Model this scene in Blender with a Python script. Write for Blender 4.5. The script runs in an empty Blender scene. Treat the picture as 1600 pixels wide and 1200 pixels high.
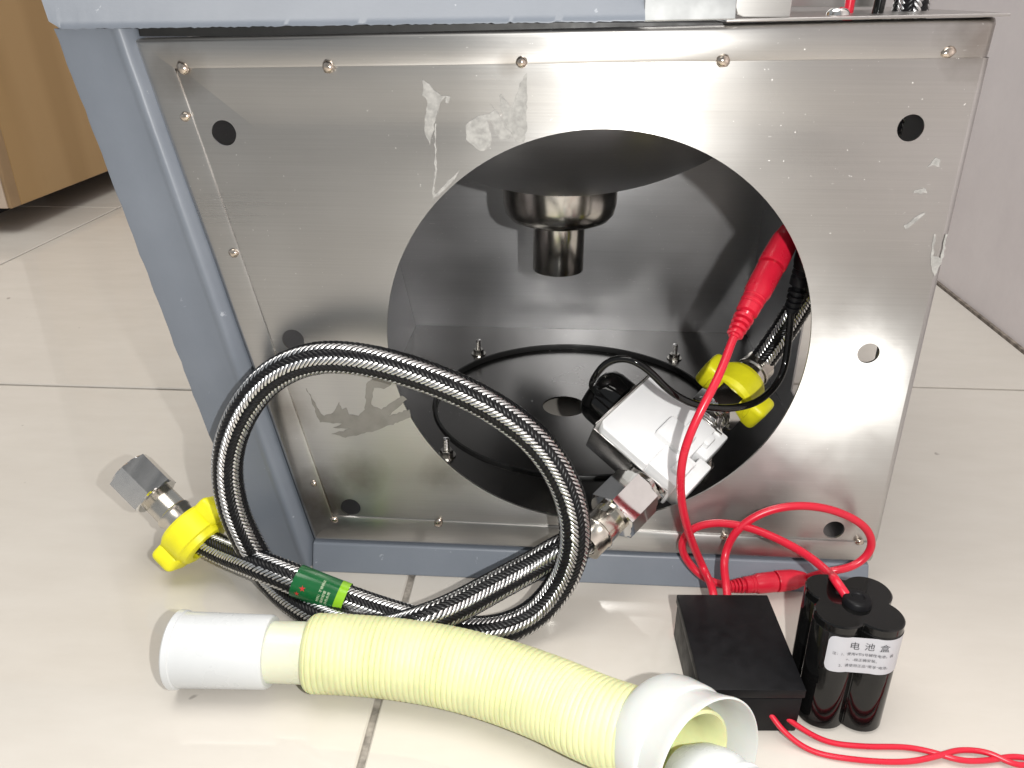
import bpy, bmesh, math, random
from mathutils import Vector, Matrix, noise

random.seed(7)
S = bpy.context.scene
COL = S.collection
PI = math.pi

# ------------------------------------------------------------------ camera
FPX = 1248.0                       # focal length, in pixels of a 1600 px wide frame
PSI = math.radians(3.66)           # turned slightly left of the room's depth axis
TH = math.radians(26.2)            # looking down
H = 0.298                          # height of the lens above the floor
CR = Vector((math.cos(PSI), math.sin(PSI), 0))
CF = Vector((-math.sin(PSI) * math.cos(TH), math.cos(PSI) * math.cos(TH), -math.sin(TH)))
CU = CR.cross(CF)
CC = Vector((0, 0, H))
cam = bpy.data.cameras.new('camera')
cam.sensor_width = 36
cam.lens = FPX / 1600 * 36
cam.clip_start = 0.01
cam.clip_end = 50
co = bpy.data.objects.new('camera', cam)
COL.objects.link(co)
co.matrix_world = Matrix((
    (CR.x, CU.x, -CF.x, CC.x), (CR.y, CU.y, -CF.y, CC.y), (CR.z, CU.z, -CF.z, CC.z), (0, 0, 0, 1)))
S.camera = co

# ------------------------------------------------------------------ light
W = bpy.data.worlds.new('World')
S.world = W
W.use_nodes = True
bg = W.node_tree.nodes['Background']
bg.inputs['Color'].default_value = (0.92, 0.96, 1.0, 1)
bg.inputs['Strength'].default_value = 0.36


def lamp(name, kind, loc, energy, color, **kw):
    l = bpy.data.lights.new(name, kind)
    l.energy = energy
    l.color = color
    for k, v in kw.items():
        setattr(l, k, v)
    o = bpy.data.objects.new(name, l)
    COL.objects.link(o)
    o.location = loc
    return o


lamp('phone_flash', 'POINT', (0.050, -0.002, H + 0.004), 6.0, (1.0, 0.985, 0.95), shadow_soft_size=0.0035)
lamp('ceiling_lamp', 'AREA', (-0.55, 0.55, 2.35), 45, (1.0, 0.965, 0.91), shape='DISK', size=1.9)

S.view_settings.view_transform = 'Standard'
S.view_settings.look = 'None'
S.view_settings.exposure = 0.05
S.view_settings.gamma = 1.0
S.cycles.max_bounces = 10


# ------------------------------------------------------------------ helpers
def ray(x, y):
    return CF + CR * ((x - 800) / FPX) - CU * ((y - 600) / FPX)


def G(x, y, z=0.0):
    d = ray(x, y)
    return CC + d * ((z - H) / d.z)


def V(x, y, Y):
    d = ray(x, y)
    return CC + d * (Y / d.y)


def wloc(o):
    p = Vector((0, 0, 0))
    while o is not None:
        p = p + o.location
        o = o.parent
    return p


def tag(o, label=None, cat=None, group=None, kind=None):
    if label: o['label'] = label
    if cat: o['category'] = cat
    if group: o['group'] = group
    if kind: o['kind'] = kind
    return o


def thing(name, loc, label, cat, group=None):
    o = bpy.data.objects.new(name, None)
    o.empty_display_size = 0.02
    COL.objects.link(o)
    o.location = loc
    return tag(o, label, cat, group)


def link(name, me, mat, parent=None, loc=None):
    o = bpy.data.objects.new(name, me)
    COL.objects.link(o)
    if mat and not me.materials:
        me.materials.append(mat)
    if parent is not None:
        o.parent = parent
        base = wloc(parent)
    else:
        base = Vector((0, 0, 0))
    o.location = (loc - base) if loc is not None else (0, 0, 0)
    return o


def obj(name, vf, mat, parent=None, smooth=False, sharp=None):
    """vf: (verts, faces) in world coordinates -> one mesh object."""
    verts, faces = vf
    base = wloc(parent) if parent is not None else Vector((0, 0, 0))
    me = bpy.data.meshes.new(name)
    me.from_pydata([tuple(Vector(v) - base) for v in verts], [], faces)
    bm = bmesh.new()
    bm.from_mesh(me)
    bmesh.ops.recalc_face_normals(bm, faces=bm.faces)
    bm.to_mesh(me)
    bm.free()
    if smooth:
        me.shade_smooth()
        if sharp:
            me.set_sharp_from_angle(angle=math.radians(sharp))
    return link(name, me, mat, parent)


def bmvf(bm):
    bm.verts.index_update()
    r = ([v.co.copy() for v in bm.verts], [[v.index for v in f.verts] for f in bm.faces])
    bm.free()
    return r


def xform(vf, m):
    return ([m @ Vector(v) for v in vf[0]], vf[1])


def join(*vfs):
    vs, fs = [], []
    for v, f in vfs:
        n = len(vs)
        vs += [Vector(p) for p in v]
        fs += [[i + n for i in q] for q in f]
    return vs, fs


def frame(o, x, y, z):
    return Matrix(((x.x, y.x, z.x, o.x), (x.y, y.y, z.y, o.y), (x.z, y.z, z.z, o.z), (0, 0, 0, 1)))


def box(a, b, bev=0.0, seg=2):
    bm = bmesh.new()
    bmesh.ops.create_cube(bm, size=1)
    a = Vector(a); b = Vector(b)
    for v in bm.verts:
        v.co = Vector(((a.x + b.x) / 2 + v.co.x * (b.x - a.x), (a.y + b.y) / 2 + v.co.y * (b.y - a.y), (a.z + b.z) / 2 + v.co.z * (b.z - a.z)))
    if bev > 0:
        bmesh.ops.bevel(bm, geom=list(bm.edges), offset=bev, segments=seg, affect='EDGES', profile=0.5)
    return bmvf(bm)


def hexa(c8, bev=0.0, seg=2):
    """eight corners: bottom ring 0-3, top ring 4-7"""
    bm = bmesh.new()
    vs = [bm.verts.new(Vector(c)) for c in c8]
    for f in ((0, 1, 2, 3), (4, 5, 6, 7), (0, 1, 5, 4), (1, 2, 6, 5), (2, 3, 7, 6), (3, 0, 4, 7)):
        bm.faces.new([vs[i] for i in f])
    bmesh.ops.recalc_face_normals(bm, faces=bm.faces)
    if bev > 0:
        bmesh.ops.bevel(bm, geom=list(bm.edges), offset=bev, segments=seg, affect='EDGES', profile=0.5)
    return bmvf(bm)


def prism(poly, z0, z1, bev=0.0, seg=2):
    """2D polygon extruded along local z"""
    bm = bmesh.new()
    lo = [bm.verts.new((x, y, z0)) for x, y in poly]
    hi = [bm.verts.new((x, y, z1)) for x, y in poly]
    n = len(poly)
    bm.faces.new(lo[::-1])
    bm.faces.new(hi)
    for i in range(n):
        bm.faces.new((lo[i], lo[(i + 1) % n], hi[(i + 1) % n], hi[i]))
    bmesh.ops.recalc_face_normals(bm, faces=bm.faces)
    if bev > 0:
        bmesh.ops.bevel(bm, geom=list(bm.edges), offset=bev, segments=seg, affect='EDGES', profile=0.5)
    return bmvf(bm)


def lathe(prof, n=48, closed=False):
    """profile [(t, r)] along local z; ends with r == 0 are closed"""
    vs, fs, rings = [], [], []
    for t, r in prof:
        if r <= 1e-9:
            rings.append([len(vs)])
            vs.append(Vector((0, 0, t)))
        else:
            rings.append(list(range(len(vs), len(vs) + n)))
            vs += [Vector((r * math.cos(2 * PI * k / n), r * math.sin(2 * PI * k / n), t)) for k in range(n)]
    m = len(rings)
    for i in range(m if closed else m - 1):
        a, b = rings[i], rings[(i + 1) % m]
        for k in range(n):
            k2 = (k + 1) % n
            if len(a) == 1 and len(b) == 1:
                continue
            if len(a) == 1:
                fs.append([a[0], b[k], b[k2]])
            elif len(b) == 1:
                fs.append([a[k], a[k2], b[0]])
            else:
                fs.append([a[k], a[k2], b[k2], b[k]])
    return vs, fs


def axis_frame(o, d, hint=Vector((0, 0, 1))):
    z = Vector(d).normalized()
    if abs(z.dot(hint)) > 0.98:
        hint = Vector((1, 0, 0))
    x = hint.cross(z).normalized()
    y = z.cross(x)
    return frame(Vector(o), x, y, z)


def spline(pts, step):
    """Catmull-Rom through the points, resampled at an even step"""
    P = [Vector(p) for p in pts]
    P = [P[0] * 2 - P[1]] + P + [P[-1] * 2 - P[-2]]
    fine = []
    for i in range(1, len(P) - 2):
        p0, p1, p2, p3 = P[i - 1:i + 3]
        t0 = 0.0
        t1 = t0 + max(1e-6, (p1 - p0).length) ** .5
        t2 = t1 + max(1e-6, (p2 - p1).length) ** .5
        t3 = t2 + max(1e-6, (p3 - p2).length) ** .5
        for k in range(40):
            t = t1 + (t2 - t1) * k / 40
            A1 = p0 * ((t1 - t) / (t1 - t0)) + p1 * ((t - t0) / (t1 - t0))
            A2 = p1 * ((t2 - t) / (t2 - t1)) + p2 * ((t - t1) / (t2 - t1))
            A3 = p2 * ((t3 - t) / (t3 - t2)) + p3 * ((t - t2) / (t3 - t2))
            B1 = A1 * ((t2 - t) / (t2 - t0)) + A2 * ((t - t0) / (t2 - t0))
            B2 = A2 * ((t3 - t) / (t3 - t1)) + A3 * ((t - t1) / (t3 - t1))
            fine.append(B1 * ((t2 - t) / (t2 - t1)) + B2 * ((t - t1) / (t2 - t1)))
    fine.append(P[-2])
    L = [0.0]
    for a, b in zip(fine, fine[1:]):
        L.append(L[-1] + (b - a).length)
    n = max(2, int(L[-1] / step))
    out, j = [], 0
    for i in range(n + 1):
        s = L[-1] * i / n
        while j < len(L) - 2 and L[j + 1] < s:
            j += 1
        u = (s - L[j]) / max(1e-9, L[j + 1] - L[j])
        out.append(fine[j].lerp(fine[j + 1], min(1, max(0, u))))
    return out


def smooth_path(p, it):
    for _ in range(it):
        p = [p[0]] + [(p[i - 1] + p[i] * 2 + p[i + 1]) / 4 for i in range(1, len(p) - 1)] + [p[-1]]
    return p


def frames(path):
    fr, n = [], None
    for i, p in enumerate(path):
        t = (path[min(i + 1, len(path) - 1)] - path[max(i - 1, 0)]).normalized()
        if n is None:
            n = Vector((0, 0, 1)) if abs(t.z) < 0.9 else Vector((1, 0, 0))
        n = (n - t * n.dot(t)).normalized()
        fr.append((p, n, t.cross(n), t))
    return fr


def tube(path, r, n=14, cap=True):
    """r: number, list per point, or function of arc length"""
    fr = frames(path)
    vs, fs, s = [], [], 0.0
    for i, (p, a, b, t) in enumerate(fr):
        if i:
            s += (p - fr[i - 1][0]).length
        rr = r(s) if callable(r) else (r[i] if isinstance(r, list) else r)
        for k in range(n):
            th = 2 * PI * k / n
            vs.append(p + a * (rr * math.cos(th)) + b * (rr * math.sin(th)))
    for i in range(len(fr) - 1):
        for k in range(n):
            k2 = (k + 1) % n
            fs.append([i * n + k, i * n + k2, (i + 1) * n + k2, (i + 1) * n + k])
    if cap:
        fs.append(list(range(n))[::-1])
        fs.append([(len(fr) - 1) * n + k for k in range(n)])
    return vs, fs


def braid(path, R, hand, nstr, pitch, k_rows, amp, width, phase):
    """flat helical strands that dive in and out along rows parallel to the hose"""
    fr = frames(path)
    L = [0.0]
    for i in range(1, len(fr)):
        L.append(L[-1] + (fr[i][0] - fr[i - 1][0]).length)
    vs, fs = [], []
    half = width / 2
    for q in range(nstr):
        start = len(vs)
        for i, (p, a, b, t) in enumerate(fr):
            th = hand * 2 * PI * L[i] / pitch + 2 * PI * q / nstr
            jit = noise.noise(Vector((q * 3.7, L[i] * 70, hand * 5.0)))
            th += 0.045 * jit
            w = math.cos(k_rows * th + phase) + (-0.08 if phase == 0 else 0.08)
            rr = R + amp * max(-1.0, min(1.0, 2.2 * w)) + 0.00012 * jit
            hx = 2 * PI * R / pitch                    # slope of the helix
            e = a * math.cos(th) + b * math.sin(th)
            tg = (-a * math.sin(th) + b * math.cos(th)) * hand
            d = (t + tg * hx).normalized()             # along the strand
            sd = e.cross(d).normalized()               # across the strand
            for m_, lift in ((-1.0, -0.0003), (-0.55, 0.0), (0.55, 0.0), (1.0, -0.0003)):
                q_ = p + e * rr + sd * (half * m_) + e * lift
                vs.append(q_)
        for i in range(len(fr) - 1):
            o = start + i * 4
            for m_ in range(3):
                fs.append([o + m_, o + m_ + 1, o + 5 + m_, o + 4 + m_])
    return vs, fs


def flat_fill(loops, y, thick, name, bev=0.0):
    """closed loops of (x, z) -> a sheet in the XZ plane with holes, front face at y, `thick` deep"""
    cu = bpy.data.curves.new(name, 'CURVE')
    cu.dimensions = '2D'
    cu.fill_mode = 'BOTH'
    cu.extrude = thick / 2
    cu.bevel_depth = bev
    cu.bevel_resolution = 1
    cu.offset = -bev
    for lp in loops:
        s = cu.splines.new('POLY')
        s.points.add(len(lp) - 1)
        for p, (x, z) in zip(s.points, lp):
            p.co = (x, z, 0, 1)
        s.use_cyclic_u = True
    o = bpy.data.objects.new(name, cu)
    COL.objects.link(o)
    dg = bpy.context.evaluated_depsgraph_get()
    dg.update()
    me = bpy.data.meshes.new_from_object(o.evaluated_get(dg))
    bpy.data.objects.remove(o)
    bm = bmesh.new()
    bm.from_mesh(me)
    bmesh.ops.remove_doubles(bm, verts=bm.verts, dist=1e-6)
    bpy.data.meshes.remove(me)
    for v in bm.verts:
        v.co = Vector((v.co.x, y + thick / 2 - v.co.z, v.co.y))
    return bmvf(bm)


def circle(cx, cz, r, n=40):
    return [(cx + r * math.cos(2 * PI * k / n), cz + r * math.sin(2 * PI * k / n)) for k in range(n)]


def uv_zx(o):
    """u runs up, v runs sideways: the tangent of the brushed grain"""
    me = o.data
    uv = me.uv_layers.new(name='grain')
    b = wloc(o)
    for lp in me.loops:
        c = me.vertices[lp.vertex_index].co + b
        uv.data[lp.index].uv = (c.z + 0.05 * c.y, c.x + c.y)


# ------------------------------------------------------------------ materials
class N:
    def __init__(s, name):
        s.m = bpy.data.materials.new(name)
        s.m.use_nodes = True
        s.t = s.m.node_tree
        s.b = s.t.nodes['Principled BSDF']

    def n(s, kind, **kw):
        x = s.t.nodes.new(kind)
        for k, v in kw.items():
            if k in x.inputs:
                x.inputs[k].default_value = v
            else:
                setattr(x, k, v)
        return x

    def l(s, a, b):
        s.t.links.new(a, b)

    def set(s, **kw):
        for k, v in kw.items():
            s.b.inputs[k.replace('_', ' ')].default_value = v
        return s

    def pos(s, scale=(1, 1, 1)):
        g = s.n('ShaderNodeNewGeometry')
        mp = s.n('ShaderNodeMapping')
        mp.inputs['Scale'].default_value = scale
        s.l(g.outputs['Position'], mp.inputs['Vector'])
        return mp.outputs['Vector']

    def noise(s, vec, scale, detail=4, rough=0.55):
        x = s.n('ShaderNodeTexNoise')
        x.inputs['Scale'].default_value = scale
        x.inputs['Detail'].default_value = detail
        x.inputs['Roughness'].default_value = rough
        s.l(vec, x.inputs['Vector'])
        return x.outputs['Fac']

    def ramp(s, fac, stops):
        r = s.n('ShaderNodeValToRGB')
        el = r.color_ramp.elements
        while len(el) < len(stops):
            el.new(0.5)
        for e, (p, c) in zip(el, stops):
            e.position = p
            e.color = c if len(c) == 4 else (*c, 1)
        s.l(fac, r.inputs['Fac'])
        return r.outputs['Color']

    def rng(s, fac, a, b, c, d):
        r = s.n('ShaderNodeMapRange')
        for k, v in zip(('From Min', 'From Max', 'To Min', 'To Max'), (a, b, c, d)):
            r.inputs[k].default_value = v
        s.l(fac, r.inputs['Value'])
        return r.outputs['Result']

    def mix(s, fac, a, b):
        x = s.n('ShaderNodeMix', data_type='RGBA')
        s.l(fac, x.inputs['Factor'])
        for v, i in ((a, 6), (b, 7)):
            if isinstance(v, tuple):
                x.inputs[i].default_value = (*v, 1) if len(v) == 3 else v
            else:
                s.l(v, x.inputs[i])
        return x.outputs[2]

    def math(s, op, a, b=None):
        x = s.n('ShaderNodeMath', operation=op)
        for i, v in enumerate((a, b)):
            if v is None: continue
            if isinstance(v, (int, float)):
                x.inputs[i].default_value = v
            else:
                s.l(v, x.inputs[i])
        return x.outputs[0]

    def bump(s, h, dist, strength=1.0):
        x = s.n('ShaderNodeBump')
        x.inputs['Distance'].default_value = dist
        x.inputs['Strength'].default_value = strength
        s.l(h, x.inputs['Height'])
        s.l(x.outputs['Normal'], s.b.inputs['Normal'])


def plain(name, col, rough=0.4, metal=0.0, var=0.06, vscale=90, **kw):
    """one colour with slight blotches and uneven gloss"""
    k = N(name)
    k.set(Metallic=metal, **kw)
    nz = k.noise(k.pos(), vscale)
    lo = tuple(c * (1 - var) for c in col)
    hi = tuple(min(1, c * (1 + var)) for c in col)
    k.l(k.ramp(nz, [(0.35, lo), (0.65, hi)]), k.b.inputs['Base Color'])
    k.l(k.rng(nz, 0.3, 0.7, max(0.02, rough * 0.85), min(1, rough * 1.2)), k.b.inputs['Roughness'])
    return k.m


M = {}


def steel_panel(name, patch=True, aniso=0.78, rough=0.325, tint=(0.53, 0.52, 0.505)):
    k = N(name)
    k.set(Metallic=1.0, Anisotropic=aniso)
    grain = k.noise(k.pos((11, 11, 1500)), 1.0, 6, 0.65)       # fine lines along x
    cloud = k.noise(k.pos((5, 5, 9)), 1.0, 3)
    tg = k.n('ShaderNodeTangent', direction_type='UV_MAP')
    tg.uv_map = 'grain'
    k.l(tg.outputs['Tangent'], k.b.inputs['Tangent'])
    c = k.ramp(k.math('ADD', k.math('MULTIPLY', grain, 0.3), k.math('MULTIPLY', cloud, 0.7)),
               [(0.3, tuple(v * 0.82 for v in tint)), (0.7, tuple(min(1, v * 1.13) for v in tint))])
    if patch:
        g0 = k.n('ShaderNodeNewGeometry')
        st = None
        for px, py, rad, amt in ((505, 780, 0.020, 0.75), (560, 745, 0.016, 0.5), (450, 640, 0.014, 0.45), (285, 115, 0.012, 0.5), (1535, 55, 0.016, 0.6), (690, 740, 0.012, 0.35), (800, 97, 0.006, 0.4)):
            dn = k.n('ShaderNodeVectorMath', operation='DISTANCE')
            dn.inputs[1].default_value = V(px, py, 0.364)
            k.l(g0.outputs['Position'], dn.inputs[0])
            q = k.rng(k.math('ADD', dn.outputs['Value'], k.math('MULTIPLY', k.noise(k.pos((90, 90, 90)), 1.0, 4), rad)), rad * 0.7, rad * 1.7, amt, 0.0)
            st = q if st is None else k.math('MAXIMUM', st, q)
        c = k.mix(st, c, (0.16, 0.13, 0.10))
    dust = k.rng(k.noise(k.pos((1, 1, 1)), 620, 2, 0.5), 0.735, 0.76, 0.0, 1.0)
    dens = k.rng(k.noise(k.pos((1, 1, 1)), 12, 3), 0.45, 0.6, 0.0, 1.0)
    dust = k.math('MULTIPLY', dust, dens)
    scr = k.rng(k.noise(k.pos((140, 140, 900)), 1.0, 2, 0.5), 0.73, 0.76, 0.0, 0.5)
    dust = k.math('MAXIMUM', dust, k.math('MULTIPLY', scr, dens))
    c = k.mix(dust, c, (0.8, 0.79, 0.77))
    k.l(k.math('SUBTRACT', 1.0, k.math('MULTIPLY', dust, 0.75)), k.b.inputs['Metallic'])
    k.l(c, k.b.inputs['Base Color'])
    r = k.rng(k.math('ADD', k.math('MULTIPLY', grain, 0.2), k.math('MULTIPLY', cloud, 0.8)), 0.3, 0.7, rough - 0.07, rough + 0.08)
    if not patch:
        k.l(r, k.b.inputs['Roughness'])
    if patch:
        # a hand-ground patch on the right where the brush ran at a slant
        g = k.n('ShaderNodeNewGeometry')
        d = k.n('ShaderNodeVectorMath', operation='DISTANCE')
        c0 = V(1355, 590, 0.366)
        d.inputs[1].default_value = c0
        k.l(g.outputs['Position'], d.inputs[0])
        wob = k.noise(k.pos((30, 30, 30)), 1.0, 4)
        dd = k.math('ADD', d.outputs['Value'], k.math('MULTIPLY', wob, 0.03))
        mask = k.rng(dd, 0.03, 0.105, 1.0, 0.0)
        rot = k.math('MULTIPLY', mask, 0.103)
        k.l(rot, k.b.inputs['Anisotropic Rotation'])
        k.l(k.math('ADD', r, k.math('MULTIPLY', k.math('MULTIPLY', mask, k.rng(k.noise(k.pos((16, 16, 16)), 1.0, 3), 0.35, 0.65, 0.6, 1.0)), 0.21)), k.b.inputs['Roughness'])
        k.l(k.math('ADD', k.math('MULTIPLY', mask, 0.17), aniso), k.b.inputs['Anisotropic'])
        mp = k.n('ShaderNodeMapping')
        mp.inputs['Rotation'].default_value = (0, math.radians(-27), 0)
        k.l(g.outputs['Position'], mp.inputs['Vector'])
        mp2 = k.n('ShaderNodeMapping')
        mp2.inputs['Scale'].default_value = (70, 70, 900)
        k.l(mp.outputs['Vector'], mp2.inputs['Vector'])
        g2 = k.noise(mp2.outputs['Vector'], 1.0, 5, 0.7)
        mm = k.n('ShaderNodeMix', data_type='FLOAT')
        k.l(mask, mm.inputs[0])
        k.l(grain, mm.inputs[2])
        k.l(g2, mm.inputs[3])
        k.bump(mm.outputs[0], 0.00005, 0.25)
    else:
        k.bump(grain, 0.00005, 0.2)
    fine = [n for n in k.t.nodes if n.bl_idname == 'ShaderNodeBump'][0]
    wave = k.n('ShaderNodeBump')
    wave.inputs['Distance'].default_value = 0.0022
    wave.inputs['Strength'].default_value = 1.0
    hgt = k.noise(k.pos((10, 7, 3.2)), 1.0, 2, 0.4)
    if patch:
        g3 = k.n('ShaderNodeNewGeometry')
        pa, pb = V(272, 108, 0.364), V(519, 808, 0.364)
        e_ = (pb - pa)
        nl = Vector((-e_.z, 0, e_.x)).normalized()
        dish = None
        for nv, pt in ((nl, pa), (Vector((0, 0, -1)), Vector((0, 0, 0.2705))), (Vector((0, 0, 1)), Vector((0, 0, 0.030)))):
            dp = k.n('ShaderNodeVectorMath', operation='DOT_PRODUCT')
            dp.inputs[1].default_value = nv
            k.l(g3.outputs['Position'], dp.inputs[0])
            mr = k.n('ShaderNodeMapRange', interpolation_type='SMOOTHSTEP')
            for kk, v_ in zip(('From Min', 'From Max', 'To Min', 'To Max'), (nv.dot(pt) + 0.001, nv.dot(pt) + 0.028, 0.0, 0.75)):
                mr.inputs[kk].default_value = v_
            k.l(dp.outputs['Value'], mr.inputs['Value'])
            dish = mr.outputs['Result'] if dish is None else k.math('MINIMUM', dish, mr.outputs['Result'])
        hgt = k.math('SUBTRACT', hgt, dish)
    k.l(hgt, wave.inputs['Height'])
    k.l(wave.outputs['Normal'], fine.inputs['Normal'])
    return k.m


M['panel'] = steel_panel('brushed_steel_panel')
M['steel'] = steel_panel('brushed_steel', patch=False)
M['steel_in'] = steel_panel('inner_steel', patch=False, aniso=0.35, rough=0.36, tint=(0.46, 0.46, 0.47))
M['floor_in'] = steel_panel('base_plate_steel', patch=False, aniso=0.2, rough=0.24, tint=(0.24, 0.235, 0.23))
M['chrome'] = plain('chrome', (0.78, 0.77, 0.75), 0.09, 1.0, 0.03, 200)
M['pipe'] = plain('dull_pipe_steel', (0.62, 0.60, 0.56), 0.2, 1.0, 0.1, 120)
M['ferrule'] = plain('ferrule_steel', (0.66, 0.62, 0.55), 0.2, 1.0, 0.08, 150)
M['silver'] = plain('braid_silver', (0.70, 0.70, 0.70), 0.27, 1.0, 0.15, 300)
M['braid_black'] = plain('braid_black', (0.006, 0.006, 0.007), 0.33, 0.0, 0.3, 500, Specular_IOR_Level=0.3)
M['rubber'] = plain('black_rubber', (0.008, 0.008, 0.009), 0.4)
M['blue'] = None
M['white'] = plain('white_plastic', (0.62, 0.64, 0.65), 0.28, 0, 0.02, 40)
M['valve_white'] = plain('valve_white_plastic', (0.90, 0.905, 0.91), 0.36, 0, 0.02, 40)
M['milky'] = plain('milky_plastic', (0.58, 0.60, 0.585), 0.22, 0, 0.03, 40, Subsurface_Weight=0.25, Subsurface_Scale=0.004)
M['ivory'] = plain('ivory_plastic', (0.70, 0.71, 0.55), 0.3, 0, 0.03, 40, Subsurface_Weight=0.2, Subsurface_Scale=0.004)
M['hose_yellow'] = plain('pale_yellow_plastic', (0.66, 0.68, 0.37), 0.5, 0, 0.07, 55, Subsurface_Weight=0.3, Subsurface_Scale=0.003)
M['yellow'] = plain('yellow_plastic', (0.93, 0.87, 0.02), 0.38, 0, 0.05, 120)
M['red'] = plain('red_plastic', (0.60, 0.012, 0.035), 0.3, 0, 0.05, 90)
M['black'] = plain('black_matt_plastic', (0.005, 0.005, 0.006), 0.45, 0, 0.2, 160, Specular_IOR_Level=0.18)
M['gloss_black'] = plain('black_gloss_plastic', (0.004, 0.004, 0.004), 0.06, 0, 0.2, 60, Specular_IOR_Level=0.42)
M['hole_dark'] = plain('gasket_and_gap_shade', (0.01, 0.01, 0.01), 0.5)  # gasket black, also the painted shade under the top piece
M['paper'] = plain('torn_paper', (0.33, 0.325, 0.31), 0.7, 0, 0.2, 400)
M['glue'] = plain('glue_film', (0.25, 0.24, 0.22), 0.5, 0.5, 0.1, 160)
M['foil'] = plain('dull_foil', (0.42, 0.43, 0.43), 0.42, 0.8, 0.2, 45)
M['weld'] = plain('weld_metal', (0.62, 0.54, 0.46), 0.16, 1.0, 0.25, 700)
M['label_white'] = plain('label_silver_white', (0.47, 0.47, 0.50), 0.35, 0.0, 0.02, 60)
M['ink'] = plain('ink', (0.03, 0.03, 0.035), 0.5)
M['green'] = plain('green_label', (0.006, 0.11, 0.03), 0.2, 0, 0.1, 60)
M['lime'] = plain('lime_label_edge', (0.25, 0.52, 0.02), 0.2, 0, 0.05, 60)
M['label_ink'] = plain('pale_label_ink', (0.55, 0.65, 0.45), 0.4)
M['label_red'] = plain('red_label_ink', (0.55, 0.03, 0.03), 0.4)

k = N('blue_grey_paint')
nz = k.noise(k.pos((1, 1, 1)), 22, 5)
sc = k.noise(k.pos((1, 1, 1)), 160, 3, 0.6)
base = k.ramp(nz, [(0.3, (0.165, 0.187, 0.222)), (0.7, (0.192, 0.215, 0.252))])
k.l(k.mix(k.rng(sc, 0.715, 0.76, 0, 0.5), base, (0.5, 0.53, 0.58)), k.b.inputs['Base Color'])
k.set(Roughness=0.42)
k.bump(k.noise(k.pos((1, 1, 1)), 420, 3), 0.0002, 0.25)
M['blue'] = k.m

k = N('cream_tile')
a = k.noise(k.pos((1, 1, 1)), 5, 5)
b = k.noise(k.pos((3, 9, 1)), 6, 6, 0.65)
c = k.ramp(k.math('ADD', k.math('MULTIPLY', a, 0.5), k.math('MULTIPLY', b, 0.5)), [(0.35, (0.555, 0.52, 0.47)), (0.65, (0.605, 0.573, 0.525))])
sp = k.noise(k.pos((1, 1, 1)), 75, 2, 0.5)
c = k.mix(k.rng(sp, 0.755, 0.79, 0, 0.6), c, (0.22, 0.2, 0.18))
st = k.noise(k.pos((1, 1, 1)), 13, 2, 0.5)
c = k.mix(k.rng(st, 0.72, 0.8, 0, 0.25), c, (0.45, 0.40, 0.25))
k.l(c, k.b.inputs['Base Color'])
k.l(k.rng(b, 0.3, 0.7, 0.03, 0.09), k.b.inputs['Roughness'])
k.set(IOR=1.58, Specular_IOR_Level=0.5)
k.bump(k.noise(k.pos((1, 1, 1)), 18, 2), 0.0003, 0.10)
M['tile'] = k.m
M['grout'] = plain('grey_grout', (0.28, 0.255, 0.225), 0.9, 0, 0.35, 180)

k = N('pinkish_wall')
a = k.noise(k.pos((1, 1, 1)), 7, 6, 0.6)
b = k.noise(k.pos((1, 1, 1)), 140, 4, 0.7)
c = k.ramp(k.math('ADD', k.math('MULTIPLY', a, 0.85), k.math('MULTIPLY', b, 0.15)), [(0.35, (0.60, 0.555, 0.565)), (0.65, (0.68, 0.635, 0.64))])
k.l(c, k.b.inputs['Base Color'])
k.set(Roughness=0.3)
M['wall'] = k.m

k = N('cabinet_wood')
w = k.n('ShaderNodeTexWave', wave_type='BANDS', bands_direction='Y')
w.inputs['Scale'].default_value = 1.2
w.inputs['Distortion'].default_value = 5
w.inputs['Detail'].default_value = 3
k.l(k.pos((1, 2.2, 0.35)), w.inputs['Vector'])
k.l(k.ramp(w.outputs['Fac'], [(0.2, (0.40, 0.255, 0.11)), (0.8, (0.46, 0.30, 0.138))]), k.b.inputs['Base Color'])
k.set(Roughness=0.45)
M['wood'] = k.m
M['wood_edge'] = plain('wood_edge', (0.32, 0.21, 0.11), 0.45, 0, 0.1, 30)
M['cab_cream'] = plain('cream_laminate', (0.62, 0.50, 0.40), 0.35, 0, 0.03, 20)

# ------------------------------------------------------------------ the setting
Y0 = 0.362            # plane of the steel side panel
flo = tag(obj('tile_floor', box((-2.6, -1.8, -0.03), (0.45, 3.4, -0.0022)), M['grout']), 'cream glazed tile floor with grey grout lines', 'floor', None, 'structure')
XG = -0.080           # grout line that runs away from the camera
T = 0.6
tile_me = {}
for ci in range(-4, 1):
    x0 = XG + ci * T
    x1 = min(x0 + T, 0.4265)
    yo = 0.577 if ci < 0 else 0.621
    for ri in range(-4, 5):
        y0 = yo + ri * T
        key = round(x1 - x0, 3)
        if key not in tile_me:
            vs, fs = box((0, 0, -0.009), (x1 - x0 - 0.0035, T - 0.0035, 0), 0.0008, 1)
            me = bpy.data.meshes.new('tile')
            me.from_pydata([tuple(v) for v in vs], [], fs)
            tile_me[key] = me
        link('tile', tile_me[key], M['tile'], flo, Vector((x0 + 0.00175, y0 + 0.00175, random.uniform(-0.0002, 0))))

wal = tag(obj('wall', box((0.4295, -1.8, -0.02), (0.53, 3.4, 2.5)), M['wall']), 'pinkish grey wall at the right', 'wall', None, 'structure')
obj('joint', box((0.4262, -1.8, -0.004), (0.4295, 3.4, 0.0015)), plain('dark_joint', (0.2, 0.17, 0.145), 0.9, 0, 0.4, 120), wal)

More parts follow.
